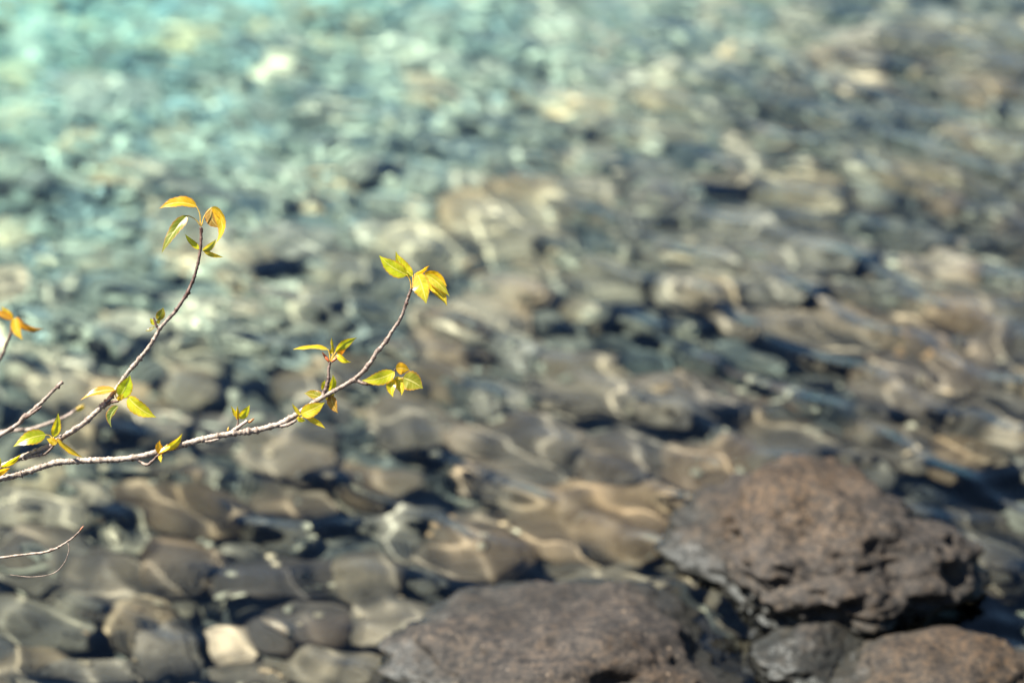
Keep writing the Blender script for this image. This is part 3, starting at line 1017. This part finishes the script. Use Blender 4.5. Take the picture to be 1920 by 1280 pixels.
leaf(b2, -12, 888, 19, 877, 15, 35, 0, -.010, -.014, 22, 0, GOLD)
leaf(b2, -6, 878, 1, 858, 10, 25, 0, -.010, -.012, 22, 0, GREEN)

# --- the other twigs, before and behind the plane of focus
b3 = stem("branch", [(-2400, 1720, 0.7, 16, 1), (-1000, 1280, 0.5, 9, .8), (-300, 930, 0.42, 5.6, .6), (-60, 755, 0.4, 4.2, .5), (0, 672, 0.4, 3.8, .4), (10, 648, 0.4, 3.6, .35), (20, 625, 0.4, 3.4, .3), (25, 602, 0.4, 3.2, .1)], None, seed=21)
tag(b3, "thin grey twig topped by a drooping three-leaved orange cluster, slightly blurred", "branch", "twigs off the plane of focus")
leaf(b3, 22, 600, -16, 586, 16, 25, 4, .4, .39, 20, 0, ORANGE)
leaf(b3, 27, 596, 43, 637, 24, 15, 3, .39, .38, 22, 0, GOLD)
leaf(b3, 30, 594, 81, 616, 18, 30, 10, .4, .39, 22, 0, ORANGE)
leaf(b3, 24, 598, 2, 574, 12, 30, 0, .41, .41, 18, 0, GOLD)
b4 = stem("branch", [(-2400, 1730, -0.1, 15, 1), (-1000, 1330, 0.0, 9, 1), (-300, 985, 0.06, 6, .9), (0, 816, 0.1, 4.8, .85), (45, 782, 0.1, 4.6, .8), (75, 757, .1, 4, .75), (108, 724, .1, 3.6, .7), (117, 716, .1, 3.4, .8)], None,
          knobs=[(108, 724, .5, 4), (116, 717, .4, 3), (45, 782, .3, 4)], seed=22)
tag(b4, "bare broken-off grey twig ending in a knobbed stub, no leaves", "branch", "twigs off the plane of focus")
stem("side_twig", [(45, 784, .1, 3, .6), (62, 774, .09, 3.2, .4), (78, 762, .085, 2.2, .3)], b4, seed=23, autoknob=6)
b5 = stem("branch", [(-2400, 1500, 0.9, 13, 1), (-1000, 1060, 0.6, 8, 1), (-300, 870, 0.48, 5.4, 1), (0, 811, 0.42, 4.4, 1), (50, 806, 0.42, 4.4, 1), (87, 795, .42, 4.2, 1), (125, 780, .42, 3.8, .9), (143, 767, .42, 3.2, .8)], None, seed=24)
tag(b5, "blurred pale twig ending in one small yellow bud, behind the bare stub", "branch", "twigs off the plane of focus")
leaf(b5, 141, 769, 161, 762, 10, 20, 0, .42, .42, 20, 0, YELLOW)
bud(b5, 142, 768, 158, 758, 6, (0.55, 0.42, 0.05), .42)
b6 = stem("branch", [(-2400, 1750, 0.2, 12, 1), (-1000, 1240, 0.08, 6, 1), (-300, 1085, 0.02, 3.4, 1), (0, 1045, 0, 2.5, 1), (50, 1039, 0, 2.5, 1), (95, 1032, 0, 2.5, 1), (128, 1014, 0, 1.9, .9), (146, 999, 0, 1.7, .6), (156, 987, 0, 1.1, .2)], None,
          knobs=[(97, 1031, .9, 4), (110, 1026, .4, 2), (128, 1014, .5, 2), (134, 1009, .5, 1.6), (139, 1005, .5, 1.6), (144, 1001, .5, 1.6), (149, 995, .5, 1.6)], seed=25, autoknob=20)
tag(b6, "thin bare silvery twig with a beaded tip and a dangling hair-like thread", "branch", "twigs off the plane of focus")
stem("tendril", [(127, 1016, 0, .8, .5), (129, 1032, -.004, .8, .5), (119, 1057, -.006, .8, .5), (98, 1075, -.006, .8, .5), (59, 1081, -.004, .8, .5), (19, 1077, 0, .6, .5)], b6, seed=26, sides=6, autoknob=0)
bud(b6, 150, 994, 157, 985, 3, (0.4, 0.14, 0.06))
